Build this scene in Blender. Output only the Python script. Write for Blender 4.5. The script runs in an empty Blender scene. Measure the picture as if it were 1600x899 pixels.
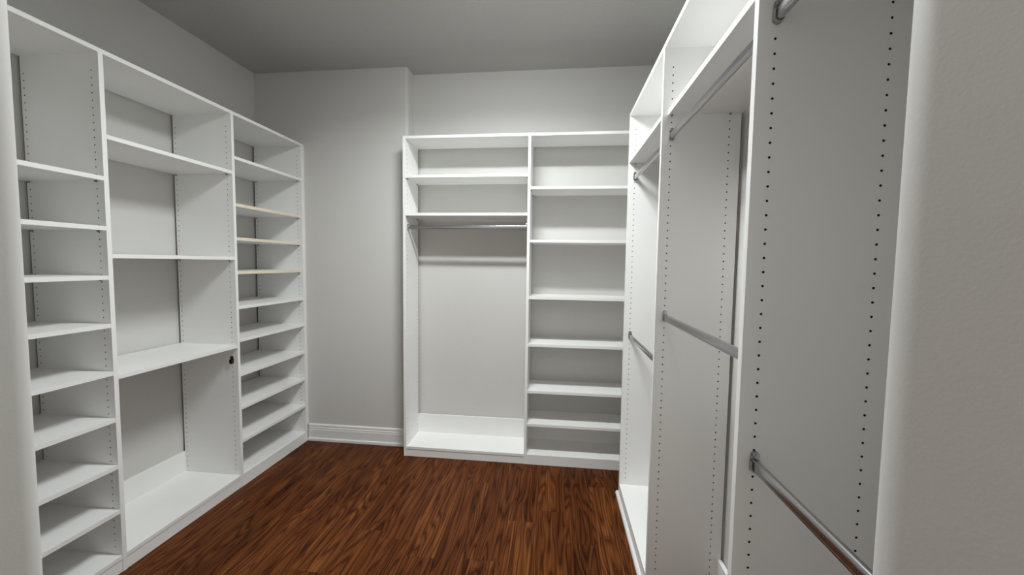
import bpy, bmesh, math
from math import sin, cos, pi
from mathutils import Matrix, Vector

SC = bpy.context.scene
COL = SC.collection

# ---------------------------------------------------------------- camera
F_PX, YAW, PITCH, ROLL, CAM_H = 612.975, 0.108876, 0.061015, 0.012958, 1.47405
cam_data = bpy.data.cameras.new('camera')
cam = bpy.data.objects.new('camera', cam_data)
COL.objects.link(cam)
cam_data.sensor_fit = 'HORIZONTAL'
cam_data.sensor_width = 36.0
cam_data.lens = F_PX / 1600.0 * 36.0
cam_data.clip_start = 0.02
r0 = Vector((cos(YAW), sin(YAW), 0))
fh = Vector((-sin(YAW), cos(YAW), 0))
zz = Vector((0, 0, 1))
fwd = cos(PITCH) * fh - sin(PITCH) * zz
u0 = sin(PITCH) * fh + cos(PITCH) * zz
cr, sr = cos(ROLL), sin(ROLL)
right = cr * r0 + sr * u0
up = -sr * r0 + cr * u0
m = Matrix((right, up, -fwd)).transposed().to_4x4()
m.translation = Vector((0, 0, CAM_H))
cam.matrix_world = m
SC.camera = cam

# ---------------------------------------------------------------- world, lights, exposure
WORLD_STRENGTH = 0.53
LAMP_POWER = 33.5
DIFFUSER_GLOW = 42.0
HALL_LAMP_POWER = 6.0
HALL_LAMP_POS = (0.08, -0.85, 2.90)
LAMP_POS = (-0.36, 1.74, 2.900)
LAMP_COLOR = (0.955, 0.995, 1.0)
SC.view_settings.view_transform = 'Standard'
SC.view_settings.look = 'None'
SC.view_settings.gamma = 1.0
SC.view_settings.use_curve_mapping = False
SC.view_settings.exposure = 0.06
world = bpy.data.worlds.new('daylight beyond the doorway')
SC.world = world
world.use_nodes = True
world.node_tree.nodes['Background'].inputs['Color'].default_value = (1.0, 0.93, 0.84, 1)
world.node_tree.nodes['Background'].inputs['Strength'].default_value = WORLD_STRENGTH
SC.cycles.max_bounces = 12
SC.cycles.diffuse_bounces = 8
SC.cycles.glossy_bounces = 4
SC.cycles.use_denoising = True

ld = bpy.data.lights.new('ceiling_lamp_light', 'AREA')      # the light of the ceiling fixture's diffuser
ld.shape = 'RECTANGLE'
ld.size, ld.size_y = 0.56, 0.12
ld.energy = LAMP_POWER
ld.color = LAMP_COLOR
ld.spread = math.radians(160)
lamp_light = bpy.data.objects.new('ceiling_lamp_light', ld)
COL.objects.link(lamp_light)
lamp_light.location = (LAMP_POS[0], LAMP_POS[1], LAMP_POS[2] - 0.006)

hd = bpy.data.lights.new('hall_lamp_light', 'AREA')         # the light of the lamp in the passage behind the camera
hd.shape = 'DISK'
hd.size = 0.26
hd.energy = HALL_LAMP_POWER
hd.color = (1.0, 0.95, 0.88)
hall_light = bpy.data.objects.new('hall_lamp_light', hd)
COL.objects.link(hall_light)
hall_light.location = (HALL_LAMP_POS[0], HALL_LAMP_POS[1], HALL_LAMP_POS[2] - 0.006)

# ---------------------------------------------------------------- materials
def new_mat(name):
    mt = bpy.data.materials.new(name)
    mt.use_nodes = True
    nt = mt.node_tree
    return mt, nt, nt.nodes['Principled BSDF']

def node(nt, kind, **kw):
    n = nt.nodes.new(kind)
    for k, v in kw.items():
        setattr(n, k, v)
    return n

def paint(name, col, rough, scale, dist, strength, detail=3.0):
    mt, nt, b = new_mat(name)
    b.inputs['Roughness'].default_value = rough
    tc = node(nt, 'ShaderNodeTexCoord')
    ns = node(nt, 'ShaderNodeTexNoise')
    ns.inputs['Scale'].default_value = scale
    ns.inputs['Detail'].default_value = detail
    nt.links.new(tc.outputs['Object'], ns.inputs['Vector'])
    bp = node(nt, 'ShaderNodeBump')
    bp.inputs['Strength'].default_value = strength
    bp.inputs['Distance'].default_value = dist
    nt.links.new(ns.outputs['Fac'], bp.inputs['Height'])
    nt.links.new(bp.outputs['Normal'], b.inputs['Normal'])
    big = node(nt, 'ShaderNodeTexNoise')
    big.inputs['Scale'].default_value = 2.3
    nt.links.new(tc.outputs['Object'], big.inputs['Vector'])
    rp = node(nt, 'ShaderNodeValToRGB')
    rp.color_ramp.elements[0].color = (col[0] * .97, col[1] * .97, col[2] * .97, 1)
    rp.color_ramp.elements[1].color = (min(1, col[0] * 1.03), min(1, col[1] * 1.03), min(1, col[2] * 1.03), 1)
    nt.links.new(big.outputs['Fac'], rp.inputs['Fac'])
    nt.links.new(rp.outputs['Color'], b.inputs['Base Color'])
    return mt

M_WALL = paint('wall_paint', (0.62, 0.612, 0.592), 0.65, 260, 0.0006, 0.2)
M_CEIL = paint('ceiling_knockdown', (0.46, 0.456, 0.44), 0.8, 75, 0.004, 0.55, 4.0)
M_TRIM = paint('trim_semigloss', (0.82, 0.82, 0.81), 0.35, 40, 0.0003, 0.05)
M_MEL = paint('white_melamine', (0.86, 0.86, 0.848), 0.38, 500, 0.0002, 0.12)
M_CREAM = paint('cream_edge_band', (0.80, 0.71, 0.54), 0.45, 300, 0.0002, 0.1)

def metal(name, col, rough):
    mt, nt, b = new_mat(name)
    b.inputs['Base Color'].default_value = (*col, 1)
    b.inputs['Metallic'].default_value = 1.0
    tc = node(nt, 'ShaderNodeTexCoord')
    mp = node(nt, 'ShaderNodeMapping')
    mp.inputs['Scale'].default_value = (300, 6, 300)
    ns = node(nt, 'ShaderNodeTexNoise')
    ns.inputs['Scale'].default_value = 1.0
    nt.links.new(tc.outputs['Object'], mp.inputs['Vector'])
    nt.links.new(mp.outputs['Vector'], ns.inputs['Vector'])
    mr = node(nt, 'ShaderNodeMapRange')
    mr.inputs['To Min'].default_value = rough * 0.7
    mr.inputs['To Max'].default_value = rough * 1.3
    nt.links.new(ns.outputs['Fac'], mr.inputs['Value'])
    nt.links.new(mr.outputs['Result'], b.inputs['Roughness'])
    return mt

M_CORE_SHADE = paint('raw_core_and_gap_shade', (0.15, 0.105, 0.07), 0.9, 900, 0.0004, 0.4)  # raw back edges, and the painted shade strip beside the wall gap
M_HOLE = paint('drilled_hole', (0.035, 0.027, 0.02), 0.9, 900, 0.0002, 0.2)
M_CHROME = metal('polished_chrome', (0.44, 0.44, 0.45), 0.22)
M_CUP = metal('tarnished_bronze', (0.10, 0.08, 0.06), 0.4)
M_PIN = metal('nickel_pin', (0.30, 0.29, 0.27), 0.35)

def glow(glow_strength):
    mt, nt, b = new_mat('lit_diffuser')
    ns = node(nt, 'ShaderNodeTexNoise')
    ns.inputs['Scale'].default_value = 20
    b.inputs['Base Color'].default_value = (.9, .9, .88, 1)
    b.inputs['Emission Color'].default_value = (*LAMP_COLOR, 1)
    b.inputs['Emission Strength'].default_value = glow_strength
    mr = node(nt, 'ShaderNodeMapRange')
    mr.inputs['To Min'].default_value = .4
    mr.inputs['To Max'].default_value = .6
    nt.links.new(ns.outputs['Fac'], mr.inputs['Value'])
    nt.links.new(mr.outputs['Result'], b.inputs['Roughness'])
    return mt
M_GLOW = glow(DIFFUSER_GLOW)
M_GLOW_HALL = glow(4.0)

def math_node(nt, op, a, b=None):
    n = node(nt, 'ShaderNodeMath', operation=op)
    for i, v in enumerate((a, b)):
        if v is None:
            continue
        if isinstance(v, (int, float)):
            n.inputs[i].default_value = v
        else:
            nt.links.new(v, n.inputs[i])
    return n.outputs[0]

def wood_floor():
    mt, nt, b = new_mat('tigerwood_laminate')
    L = nt.links.new
    tc = node(nt, 'ShaderNodeTexCoord')
    sp = node(nt, 'ShaderNodeSeparateXYZ')
    L(tc.outputs['Object'], sp.inputs[0])
    X, Y = sp.outputs[0], sp.outputs[1]
    W, LEN = 0.165, 1.21
    row = math_node(nt, 'FLOOR', math_node(nt, 'DIVIDE', X, W))
    wn = node(nt, 'ShaderNodeTexWhiteNoise', noise_dimensions='1D')
    L(row, wn.inputs['W'])
    ysh = math_node(nt, 'ADD', Y, math_node(nt, 'MULTIPLY', wn.outputs['Value'], LEN))
    pl = math_node(nt, 'FLOOR', math_node(nt, 'DIVIDE', ysh, LEN))
    cid = node(nt, 'ShaderNodeCombineXYZ')
    L(row, cid.inputs[0]); L(pl, cid.inputs[1])
    w2 = node(nt, 'ShaderNodeTexWhiteNoise', noise_dimensions='3D')
    L(cid.outputs[0], w2.inputs['Vector'])
    rnd = w2.outputs['Value']
    # plank-local vector, shifted per plank
    v = node(nt, 'ShaderNodeCombineXYZ')
    L(X, v.inputs[0]); L(Y, v.inputs[1])
    L(math_node(nt, 'MULTIPLY', rnd, 37.0), v.inputs[2])
    # broad cathedral figure: contour lines of a stretched noise
    mp = node(nt, 'ShaderNodeMapping')
    mp.inputs['Scale'].default_value = (9.0, 0.85, 1.0)
    L(v.outputs[0], mp.inputs['Vector'])
    n1 = node(nt, 'ShaderNodeTexNoise')
    n1.inputs['Scale'].default_value = 1.0
    n1.inputs['Detail'].default_value = 2.0
    n1.inputs['Roughness'].default_value = 0.45
    n1.inputs['Distortion'].default_value = 0.35
    L(mp.outputs[0], n1.inputs['Vector'])
    rings = math_node(nt, 'SINE', math_node(nt, 'MULTIPLY', n1.outputs['Fac'], 105.0))
    rings = math_node(nt, 'ADD', math_node(nt, 'MULTIPLY', rings, 0.5), 0.5)
    rings = math_node(nt, 'POWER', rings, 0.3)
    # fine straight grain
    mp2 = node(nt, 'ShaderNodeMapping')
    mp2.inputs['Scale'].default_value = (190.0, 2.6, 1.0)
    L(v.outputs[0], mp2.inputs['Vector'])
    n2 = node(nt, 'ShaderNodeTexNoise')
    n2.inputs['Scale'].default_value = 1.0
    n2.inputs['Detail'].default_value = 4.0
    L(mp2.outputs[0], n2.inputs['Vector'])
    # wide dark streaks
    mp3 = node(nt, 'ShaderNodeMapping')
    mp3.inputs['Scale'].default_value = (26.0, 0.9, 1.0)
    L(v.outputs[0], mp3.inputs['Vector'])
    n3 = node(nt, 'ShaderNodeTexNoise')
    n3.inputs['Scale'].default_value = 1.0
    n3.inputs['Detail'].default_value = 3.0
    L(mp3.outputs[0], n3.inputs['Vector'])
    fac = math_node(nt, 'MULTIPLY', rings, 0.36)
    fac = math_node(nt, 'ADD', fac, math_node(nt, 'MULTIPLY', n2.outputs['Fac'], 0.62))
    fac = math_node(nt, 'ADD', fac, math_node(nt, 'MULTIPLY', n3.outputs['Fac'], 0.46))
    fac = math_node(nt, 'ADD', fac, math_node(nt, 'MULTIPLY', rnd, 0.16))
    fac = math_node(nt, 'SUBTRACT', fac, 0.345)
    rp = node(nt, 'ShaderNodeValToRGB')
    e = rp.color_ramp.elements
    e[0].position = 0.18; e[0].color = (0.009, 0.0021, 0.0006, 1)
    e[1].position = 0.86; e[1].color = (0.235, 0.084, 0.024, 1)
    k = e.new(0.42); k.color = (0.052, 0.0132, 0.003, 1)
    k = e.new(0.62); k.color = (0.112, 0.032, 0.0074, 1)
    L(fac, rp.inputs['Fac'])
    # plank seams
    fx = math_node(nt, 'FRACT', math_node(nt, 'DIVIDE', X, W))
    fy = math_node(nt, 'FRACT', math_node(nt, 'DIVIDE', ysh, LEN))
    sx = math_node(nt, 'LESS_THAN', fx, 0.010)
    sy = math_node(nt, 'LESS_THAN', fy, 0.0016)
    seam = math_node(nt, 'MAXIMUM', sx, sy)
    mx = node(nt, 'ShaderNodeMix', data_type='RGBA')
    L(math_node(nt, 'MULTIPLY', seam, 0.4), mx.inputs['Factor'])
    L(rp.outputs['Color'], mx.inputs['A'])
    mx.inputs['B'].default_value = (0.02, 0.007, 0.003, 1)
    L(mx.outputs['Result'], b.inputs['Base Color'])
    b.inputs['Roughness'].default_value = 0.42
    b.inputs['Specular IOR Level'].default_value = 0.08
    bp = node(nt, 'ShaderNodeBump')
    bp.inputs['Strength'].default_value = 0.12
    bp.inputs['Distance'].default_value = 0.001
    L(math_node(nt, 'SUBTRACT', fac, math_node(nt, 'MULTIPLY', seam, 1.0)), bp.inputs['Height'])
    L(bp.outputs['Normal'], b.inputs['Normal'])
    return mt
M_FLOOR = wood_floor()

# ---------------------------------------------------------------- mesh helpers
WLOC = {}          # world location of every built object

class MB:
    """collects faces in world coordinates, then links them as one mesh object"""
    def __init__(self):
        self.v, self.f, self.mi = [], [], []

    def quad(self, *pts, mi=0):
        i = len(self.v)
        self.v += [tuple(p) for p in pts]
        self.f.append(tuple(range(i, i + len(pts))))
        self.mi.append(mi)
        return self

    def box(self, x0, x1, y0, y1, z0, z1, front=None):
        """front: index of a face that takes material slot 1 (0:-x 1:+x 2:-y 3:+y)"""
        a = [(x0, y0, z0), (x1, y0, z0), (x1, y1, z0), (x0, y1, z0),
             (x0, y0, z1), (x1, y0, z1), (x1, y1, z1), (x0, y1, z1)]
        for k, fc in enumerate([(0, 4, 7, 3), (1, 2, 6, 5), (0, 1, 5, 4), (3, 7, 6, 2), (0, 3, 2, 1), (4, 5, 6, 7)]):
            self.quad(*[a[i] for i in fc], mi=1 if k == front else 0)
        return self

    def prism(self, outline, lo, hi, axis):
        """outline: 2-D points; extruded along axis ('x','y' or 'z')"""
        def P(p, t):
            if axis == 'z':
                return (p[0], p[1], t)
            if axis == 'y':
                return (p[0], t, p[1])
            return (t, p[0], p[1])
        n = len(outline)
        self.quad(*[P(p, lo) for p in reversed(outline)])
        self.quad(*[P(p, hi) for p in outline])
        for i in range(n):
            a, b = outline[i], outline[(i + 1) % n]
            self.quad(P(a, lo), P(b, lo), P(b, hi), P(a, hi))
        return self

    def build(self, name, mats, parent=None, smooth=False, bevel=0.0):
        mats = mats if isinstance(mats, (list, tuple)) else [mats]
        lo = [min(p[i] for p in self.v) for i in range(3)]
        hi = [max(p[i] for p in self.v) for i in range(3)]
        c = Vector(((lo[0] + hi[0]) / 2, (lo[1] + hi[1]) / 2, lo[2]))
        me = bpy.data.meshes.new(name)
        me.from_pydata([(p[0] - c.x, p[1] - c.y, p[2] - c.z) for p in self.v], [], self.f)
        for p, i in zip(me.polygons, self.mi):
            p.material_index = i
        for mt in mats:
            me.materials.append(mt)
        bm = bmesh.new()
        bm.from_mesh(me)
        bmesh.ops.remove_doubles(bm, verts=bm.verts, dist=1e-6)
        bmesh.ops.recalc_face_normals(bm, faces=bm.faces)
        if bevel:
            bmesh.ops.bevel(bm, geom=bm.edges[:], offset=bevel, segments=1, affect='EDGES', material=-1)
        if smooth:
            for e in bm.edges:
                e.smooth = len(e.link_faces) == 2 and e.calc_face_angle(0) < 0.6
            for fc in bm.faces:
                fc.smooth = True
        bm.to_mesh(me)
        bm.free()
        o = bpy.data.objects.new(name, me)
        COL.objects.link(o)
        WLOC[o.name] = c
        if parent is not None:
            o.parent = parent
            o.location = c - WLOC[parent.name]
        else:
            o.location = c
        return o

def structure(name, mb, mat, **kw):
    o = mb.build(name, mat, **kw)
    o['kind'] = 'structure'
    return o

def thing(name, loc, label, cat, group=None):
    o = bpy.data.objects.new(name, None)
    COL.objects.link(o)
    o.empty_display_size = 0.1
    o.location = loc
    WLOC[o.name] = Vector(loc)
    o['label'] = label
    o['category'] = cat
    if group:
        o['group'] = group
    return o

def arc(cx, cy, r, a0, a1, n=10):
    return [(cx + r * cos(a0 + (a1 - a0) * i / n), cy + r * sin(a0 + (a1 - a0) * i / n)) for i in range(n + 1)]

# ---------------------------------------------------------------- dimensions (metres; camera stands at x = y = 0)
ZC = 2.954            # ceiling
XWL, XWR = -2.407, 0.758
YW1, YW2, XN = 2.966, 3.094, -1.145
ZT, T = 2.390, 0.019  # top of all closet units, board thickness
XL, XR, YB = -1.996, 0.433, 2.802
L_Y = [0.871, 1.556, 2.260, 2.927]     # near faces of the left unit's panels
R_Y = [0.949, 1.737, 2.489]            # near faces of the right unit's panels
B_X = [-1.119, -0.2035, 0.712]         # left faces of the back unit's panels
Y_HALL = -1.6
Y_IN, RB = 0.430, 0.030                # inner face of the doorway wall, bullnose radius
XJR, XJL = 0.3202, -0.653

# ---------------------------------------------------------------- room shell
structure('floor', MB().box(XWL - .12, XWR + .62, Y_HALL, YW2 + .12, -0.10, 0.0), M_FLOOR)
structure('ceiling', MB().box(XWL - .12, XWR + .62, Y_HALL, YW2 + .12, ZC, ZC + 0.10), M_CEIL)
structure('wall_left', MB().box(XWL - .12, XWL, Y_IN - .14, YW2 + .12, 0, ZC), M_WALL)
structure('wall_right', MB().box(XWR, XWR + .12, Y_IN - .30, YW2 + .12, 0, ZC), M_WALL)
structure('wall_back', MB().box(XN, XWR, YW2, YW2 + .12, 0, ZC), M_WALL)
rb = 0.020
bump = [(XWL, YW1)] + arc(XN - rb, YW1 + rb, rb, -pi / 2, 0) + [(XN, YW2 + .12), (XWL, YW2 + .12)]
structure('wall_back_left', MB().prism(bump, 0, ZC, 'z'), M_WALL, smooth=True)
# doorway walls: the passage the camera stands in, with rounded inner corners
SPL = math.radians(21.5)               # made-up outward splay, turns this side from the lamp into shade
RR = 0.036
cx_, cy_ = 0.7805 * 0.40 + 1.2686 * RR, 0.40
y_in_r = cy_ + RR
a_end = pi + SPL
tx, ty = cx_ + RR * cos(a_end), cy_ + RR * sin(a_end)
xe = tx + (ty - Y_HALL) * math.tan(SPL)
fr = [(XWR, y_in_r)] + arc(cx_, cy_, RR, pi / 2, a_end, 18) + [(xe, Y_HALL), (xe + .14, Y_HALL), (XWR, Y_IN - .30)]
structure('wall_front_right', MB().prism(fr, 0, ZC, 'z'), M_WALL, smooth=True)
fl = [(XWL, Y_IN)] + arc(XJL - RB, Y_IN - RB, RB, pi / 2, 0, 14) + [(XJL, Y_HALL), (XJL - .14, Y_HALL), (XJL - .14, Y_IN - .14), (XWL, Y_IN - .14)]
structure('wall_front_left', MB().prism(fl, 0, ZC, 'z'), M_WALL, smooth=True)

# baseboard on the protruding piece of the back wall, with grooves and a shoe
prof = [(0, .136), (.006, .136), (.010, .131), (.011, .119), (.006, .1155), (.006, .112), (.013, .109), (.014, .101),
        (.009, .0985), (.009, .096), (.016, .093), (.016, .023), (.0225, .0225), (.0245, .016), (.0245, 0), (0, 0)]
structure('baseboard_back', MB().prism([(YW1 - d, z) for d, z in prof], XL + .003, B_X[0] - .002, 'x'), M_TRIM)

# ---------------------------------------------------------------- closet pieces
M_PANEL = [M_MEL, M_CORE_SHADE, M_HOLE]
HOLE_R, HOLE_D, PITCH_H = 0.0030, 0.007, 0.032

def panel(mapf, D, H, sides, cols):
    """upright board in local (d = depth from the front edge, t = thickness, z).
    sides: which of the two broad faces (0 at t=0, 1 at t=T) carry the two columns of pin holes"""
    mb = MB()
    def Q(*pts, mi=0):
        mb.quad(*[mapf(*p) for p in pts], mi=mi)
    hw = 0.010
    GAP_SHADE = 0.004                                   # dark strip painted along the back to deepen the wall gap's shade
    z0 = 0.022 + PITCH_H * 2 + PITCH_H / 2
    n = int((H - 0.045 - z0) / PITCH_H)
    z1 = z0 + n * PITCH_H
    for s in (0, 1):
        t = T * s
        inward = 1 if s == 0 else -1
        if s not in sides:
            Q((0, t, 0), (D, t, 0), (D, t, H), (0, t, H))
            continue
        edges = [0]
        for c in cols:
            edges += [c - hw, c + hw]
        edges.append(D - GAP_SHADE)
        Q((D - GAP_SHADE, t, 0), (D, t, 0), (D, t, H), (D - GAP_SHADE, t, H), mi=1)
        for i in range(0, len(edges), 2):            # plain strips
            a, b = edges[i], edges[i + 1]
            Q((a, t, 0), (b, t, 0), (b, t, H), (a, t, H))
        for c in cols:
            Q((c - hw, t, 0), (c + hw, t, 0), (c + hw, t, z0), (c - hw, t, z0))
            Q((c - hw, t, z1), (c + hw, t, z1), (c + hw, t, H), (c - hw, t, H))
            for k in range(n):
                zc = z0 + (k + .5) * PITCH_H
                h2 = PITCH_H / 2
                outer = [(c + hw, zc), (c + hw, zc + h2), (c, zc + h2), (c - hw, zc + h2), (c - hw, zc), (c - hw, zc - h2), (c, zc - h2), (c + hw, zc - h2)]
                inner = [(c + HOLE_R * cos(j * pi / 4), zc + HOLE_R * sin(j * pi / 4)) for j in range(8)]
                td = t + inward * HOLE_D
                for j in range(8):
                    j2 = (j + 1) % 8
                    o1, o2, i1, i2 = outer[j], outer[j2], inner[j], inner[j2]
                    Q((o1[0], t, o1[1]), (o2[0], t, o2[1]), (i2[0], t, i2[1]), (i1[0], t, i1[1]))
                    Q((i1[0], t, i1[1]), (i2[0], t, i2[1]), (i2[0], td, i2[1]), (i1[0], td, i1[1]), mi=2)
                Q(*[(p[0], td, p[1]) for p in inner], mi=2)
    Q((0, 0, 0), (0, T, 0), (0, T, H), (0, 0, H))
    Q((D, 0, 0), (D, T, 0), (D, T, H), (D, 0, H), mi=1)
    Q((0, 0, 0), (D, 0, 0), (D, T, 0), (0, T, 0))
    Q((0, 0, H), (D, 0, H), (D, T, H), (0, T, H))
    return mb

def pins(shelf, pts, axis):
    """four support pins under a shelf: small pegs sticking out of the panels"""
    for (x, y, z, sgn) in pts:
        mb = MB()
        r = 0.0036
        if axis == 'y':
            o = [(x + r * cos(a * pi / 4), z - r + r * sin(a * pi / 4)) for a in range(8)]
            mb.prism(o, min(y, y + sgn * .009), max(y, y + sgn * .009), 'y')
        else:
            o = [(y + r * cos(a * pi / 4), z - r + r * sin(a * pi / 4)) for a in range(8)]
            mb.prism(o, min(x, x + sgn * .009), max(x, x + sgn * .009), 'x')
        mb.build('shelf_pin', M_PIN, shelf)

def stadium(cx, cz, w, h, n=10):
    r = w / 2
    k = h / 2 - r
    return [(cx + r * cos(a), cz + k + r * sin(a)) for a in [pi * i / n for i in range(n + 1)]] + \
           [(cx + r * cos(a), cz - k + r * sin(a)) for a in [pi + pi * i / n for i in range(n + 1)]]

def cup(cx, zc, face, sgn, axis, mat, parent, label=None):
    """rod bracket: oval back plate with a round screw lug on top, and a U-shaped cup under the rod"""
    mb = MB()
    w, h = 0.0215, 0.039
    def ext(outline, a, b):
        a, b = face + sgn * a, face + sgn * b
        mb.prism(outline, min(a, b), max(a, b), axis)
    # plate with lug
    r = w / 2
    zb = zc - h / 2 + r
    zl = zc + 0.024
    rl = 0.0088
    plate = [(cx + r * cos(a), zb + r * sin(a)) for a in [pi + pi * i / 10 for i in range(11)]]
    plate += [(cx + r, zc + .009), (cx + rl, zl)]
    plate += [(cx + rl * cos(a), zl + rl * sin(a)) for a in [pi * i / 8 for i in range(1, 8)]]
    plate += [(cx - rl, zl), (cx - r, zc + .009)]
    ext(plate, 0.0, 0.003)
    # lug boss and screw head
    ext([(cx + .0075 * cos(a * pi / 6), zl + .0075 * sin(a * pi / 6)) for a in range(12)], 0.003, 0.0105)
    ext([(cx + .0042 * cos(a * pi / 6), zl + .0042 * sin(a * pi / 6)) for a in range(12)], 0.0105, 0.0125)
    # U cup
    ri, ro = 0.0084, 0.0106
    zu = zc - 0.0075
    u = [(cx - ro, zc + .010), (cx - ro, zu)] + [(cx + ro * cos(a), zu + ro * sin(a)) for a in [pi + pi * i / 12 for i in range(1, 12)]]
    u += [(cx + ro, zu), (cx + ro, zc + .010), (cx + ri, zc + .010), (cx + ri, zu)]
    u += [(cx + ri * cos(a), zu + ri * sin(a)) for a in [2 * pi - pi * i / 12 for i in range(1, 12)]]
    u += [(cx - ri, zu), (cx - ri, zc + .010)]
    ext(u, 0.003, 0.013)
    o = mb.build('rod_bracket', mat, parent, smooth=True)
    if label:
        o['label'] = label
    return o

def rod(cx, zc, a, b, axis, parent, label):
    """oval chrome hanging rod between two panel faces, with its two brackets"""
    mb = MB()
    out = stadium(cx, zc, 0.015, 0.030)
    mb.prism(out, a + .0035, b - .0035, axis)
    # thin raised ribs along both sides
    for s in (-1, 1):
        for dz in (.0062, -.0062):
            x = cx + s * .0075
            mb.prism([(x - .0003, zc + dz - .0007), (x + .0003, zc + dz - .0007), (x + .0003, zc + dz + .0007), (x - .0003, zc + dz + .0007)], a + .014, b - .014, axis)
    o = mb.build('hanging_rod', M_CHROME, parent, smooth=True)
    o['label'] = label
    cup(cx, zc, a, 1, axis, M_CHROME, o)
    cup(cx, zc, b, -1, axis, M_CHROME, o)
    return o

# ---------------------------------------------------------------- closet unit along the left wall
XLB = -2.398                      # back edge of its boards: a narrow gap is left to the wall
DL = XL - XLB
left = thing('closet_shelf_unit', ((XL + XLB) / 2, (L_Y[0] + L_Y[-1]) / 2, 0),
             'white open-shelf closet unit along the left wall, with three cream-edged shelves', 'closet shelves')
for i, y in enumerate(L_Y):
    sides = [s for s, ok in ((0, i > 0), (1, i < 3)) if ok]
    panel(lambda d, t, z, y=y: (XL - d, y + t, z), DL, ZT - T, sides, (0.037, 0.382)).build('side_panel', M_PANEL, left)
MB().box(XLB, XL, L_Y[0], L_Y[-1] + T, ZT - T, ZT).build('top_board', M_MEL, left)

def left_shelf(bay, z, front=XL, cream=False, thick=T, pin=True):
    y0, y1 = L_Y[bay] + T + .0006, L_Y[bay + 1] - .0006
    mats = [M_MEL, M_CREAM] if cream else [M_MEL]
    o = MB().box(XLB + .002, front, y0, y1, z, z + thick, front=1 if cream else None).build('shelf', mats, left)
    if cream:
        o['label'] = 'white shelf with a cream front edge'
    if pin:
        px = (XL - .037, XL - .382)
        pins(o, [(x, y0 - .0006, z, 1) for x in px] + [(x, y1 + .0006, z, -1) for x in px], 'y')
    return o

for z in (1.8185, 1.5985, 1.378, 1.1595, .9395, .721, .4985, .2845):
    left_shelf(0, z)
for z in (2.0055, 1.475, .9165):
    left_shelf(1, z)
for z, cr_ in ((2.101, 0), (1.812, 1), (1.5995, 1), (1.3835, 1), (1.161, 0), (.9495, 0), (.7265, 0), (.5075, 0), (.288, 0)):
    left_shelf(2, z, front=XL - .012 if cr_ else XL, cream=bool(cr_))
ZB = 0.081
left_shelf(0, ZB - T, pin=False)
left_shelf(1, ZB - T, pin=False)
left_shelf(2, ZB - T, front=XL - .010, pin=False)
for bay in (0, 1):
    MB().box(XL - .020, XL - .003, L_Y[bay] + T, L_Y[bay + 1], 0, ZB - T - .002).build('toe_kick', M_MEL, left)
MB().box(XL - .010, XL, L_Y[2] + T, L_Y[3], 0, ZB - .002).build('toe_kick', M_MEL, left)
for bay in (0, 1):
    MB().box(XLB - .008, XLB + .004, L_Y[bay] + T, L_Y[bay + 1], ZB, .216).build('back_rail', M_MEL, left)
MB().box(XL - .03, XL - .002, L_Y[3] + T, YW1, 0.137, ZT).build('filler_strip', M_TRIM, left)
cup(XL - .0395, .8315, L_Y[2], -1, 'y', M_CUP, left, 'dark leftover rod cup with no rod')

# ---------------------------------------------------------------- closet unit along the back wall
YBB = 3.076
DB = YBB - YB
back = thing('closet_shelf_unit', ((B_X[0] + B_X[2]) / 2, (YB + YBB) / 2, 0),
             'white closet unit on the back wall, tall open bay beside a column of shelves', 'closet shelves')
for i, x in enumerate(B_X):
    sides = [s for s, ok in ((0, i > 0), (1, i < 2)) if ok]
    panel(lambda d, t, z, x=x: (x + t, YB + d, z), DB, ZT, sides, (0.037, 0.240)).build('side_panel', M_PANEL, back)

def back_shelf(bay, z, name='shelf', front=YB, pin=True):
    x0, x1 = B_X[bay] + T + .0006, B_X[bay + 1] - .0006
    o = MB().box(x0, x1, front, YBB - .001, z, z + T).build(name, M_MEL, back)
    if pin:
        py = (YB + .037, YB + .240)
        pins(o, [(x0 - .0006, y, z, 1) for y in py] + [(x1 + .0006, y, z, -1) for y in py], 'x')
    return o
for bay in (0, 1):
    back_shelf(bay, ZT - T - .001, 'top_board', pin=False)
for z in (2.0905, 1.8155):
    back_shelf(0, z)
for z in (2.000, 1.626, 1.2205, .8765, .533, .286):
    back_shelf(1, z)
ZBB = 0.075
back_shelf(0, ZBB - T, pin=False)
back_shelf(1, ZBB - T, front=YB + .012, pin=False)
MB().box(B_X[0] + T, B_X[1], YB + .003, YB + .020, 0, ZBB - T - .003).build('toe_kick', M_MEL, back)
MB().box(B_X[1] + T, B_X[2], YB, YB + .012, 0, ZBB - .002).build('toe_kick', M_MEL, back)
for bay in (0, 1):
    MB().box(B_X[bay] + T, B_X[bay + 1], YBB - .004, YBB + .012, ZBB, .224 if bay == 0 else .20).build('back_rail', M_MEL, back)
rod(YB + .040, 1.735, B_X[0] + T, B_X[1], 'x', back, 'bright chrome rod across the tall bay')

# ---------------------------------------------------------------- closet unit along the right wall
XRB = 0.750
DR = XRB - XR
rgt = thing('closet_shelf_unit', ((XR + XRB) / 2, (R_Y[0] + R_Y[2]) / 2, 0),
            'white double-hung closet unit along the right wall with chrome rods at two heights', 'closet shelves')
for i, y in enumerate(R_Y):
    panel(lambda d, t, z, y=y: (XR + d, y + t, z), DR, ZT - T, (0, 1) if i < 2 else (0,), (0.037, 0.268)).build('side_panel', M_PANEL, rgt)
y_end = y_in_r + .002
MB().box(XR, XRB, y_end, R_Y[2] + T, ZT - T, ZT).build('top_board', M_MEL, rgt)

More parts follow.
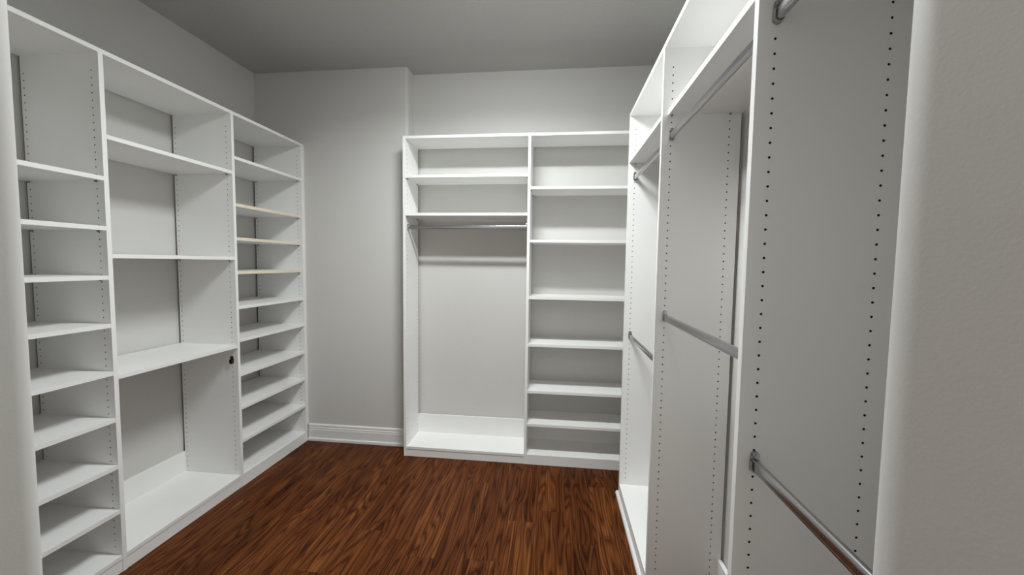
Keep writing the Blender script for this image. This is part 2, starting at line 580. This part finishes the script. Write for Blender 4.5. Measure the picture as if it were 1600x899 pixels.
def right_shelf(y0, y1, z, front, pin=True):
    o = MB().box(front, XRB - .002, y0 + .0006, y1 - .0006, z, z + T).build('shelf', M_MEL, rgt)
    if pin:
        px = (XR + .037, XR + .268)
        pins(o, [(x, y0, z, 1) for x in px] + [(x, y1, z, -1) for x in px], 'y')
    return o
bays = [(y_end, R_Y[0]), (R_Y[0] + T, R_Y[1]), (R_Y[1] + T, R_Y[2])]
right_shelf(*bays[2], 2.092, XR + .003)
right_shelf(*bays[1], 2.101, XR + .023)
right_shelf(*bays[0], 2.110, XR + .010)
right_shelf(*bays[2], ZB - T - .005, XR, pin=False)
MB().box(XR + .003, XR + .020, *bays[2], 0, ZB - T - .007).build('toe_kick', M_MEL, rgt)
# quarter-round shoe in front of the far bay
MB().prism([(XR - .0005, 0), (XR - .018, 0), (XR - .018, .006), (XR - .015, .013), (XR - .009, .017), (XR - .0005, .018)],
           bays[1][1] - .05, R_Y[2] + .028, 'y').build('shoe_strip', M_TRIM, rgt)
for b_ in (1, 2):
    MB().box(XRB - .015, XRB + .001, *bays[b_], .044, .186).build('back_rail', M_MEL, rgt)
for b_, zs in ((2, (2.006, 1.033)), (1, (2.014, 1.2505)), (0, (2.022, 1.0125))):
    for z, word in zip(zs, ('upper', 'lower')):
        rod(XR + .0385, z, *bays[b_], 'y', rgt, word + ' chrome hanging rod of the ' + ('nearest', 'middle', 'farthest')[b_] + ' bay')

# ---------------------------------------------------------------- ceiling lamp
lx, ly, lz = LAMP_POS
lamp = thing('ceiling_lamp', (lx, ly, lz), 'flat white rectangular ceiling light above the middle of the closet floor', 'ceiling light')
LH = 0.31
MB().box(lx - LH, lx + LH, ly - .10, ly + .10, lz + .034, ZC).build('lamp_base', M_TRIM, lamp, bevel=.004)
wrap = [(ly - .060, lz), (ly + .060, lz), (ly + .082, lz + .014), (ly + .092, lz + .034), (ly - .092, lz + .034), (ly - .082, lz + .014)]
MB().prism(wrap, lx - LH + .012, lx + LH - .012, 'x').build('diffuser', M_GLOW, lamp)
for sx in (-1, 1):
    x0, x1 = sorted((lx + sx * (LH - .012), lx + sx * LH))
    MB().prism([(y + (y - ly) * .03, z - .003 * (z == lz)) for y, z in wrap], x0, x1, 'x').build('end_cap', M_TRIM, lamp)

# lamp in the passage behind the camera
hx, hy, hz = HALL_LAMP_POS
hall = thing('ceiling_lamp', (hx, hy, hz), 'small round white ceiling light in the passage outside the closet', 'ceiling light')
MB().prism(arc(hx, hy, .165, 0, 2 * pi, 32)[:-1], hz + .030, ZC, 'z').build('lamp_base', M_TRIM, hall, bevel=.003)
MB().prism(arc(hx, hy, .145, 0, 2 * pi, 32)[:-1], hz, hz + .030, 'z').build('diffuser', M_GLOW_HALL, hall)
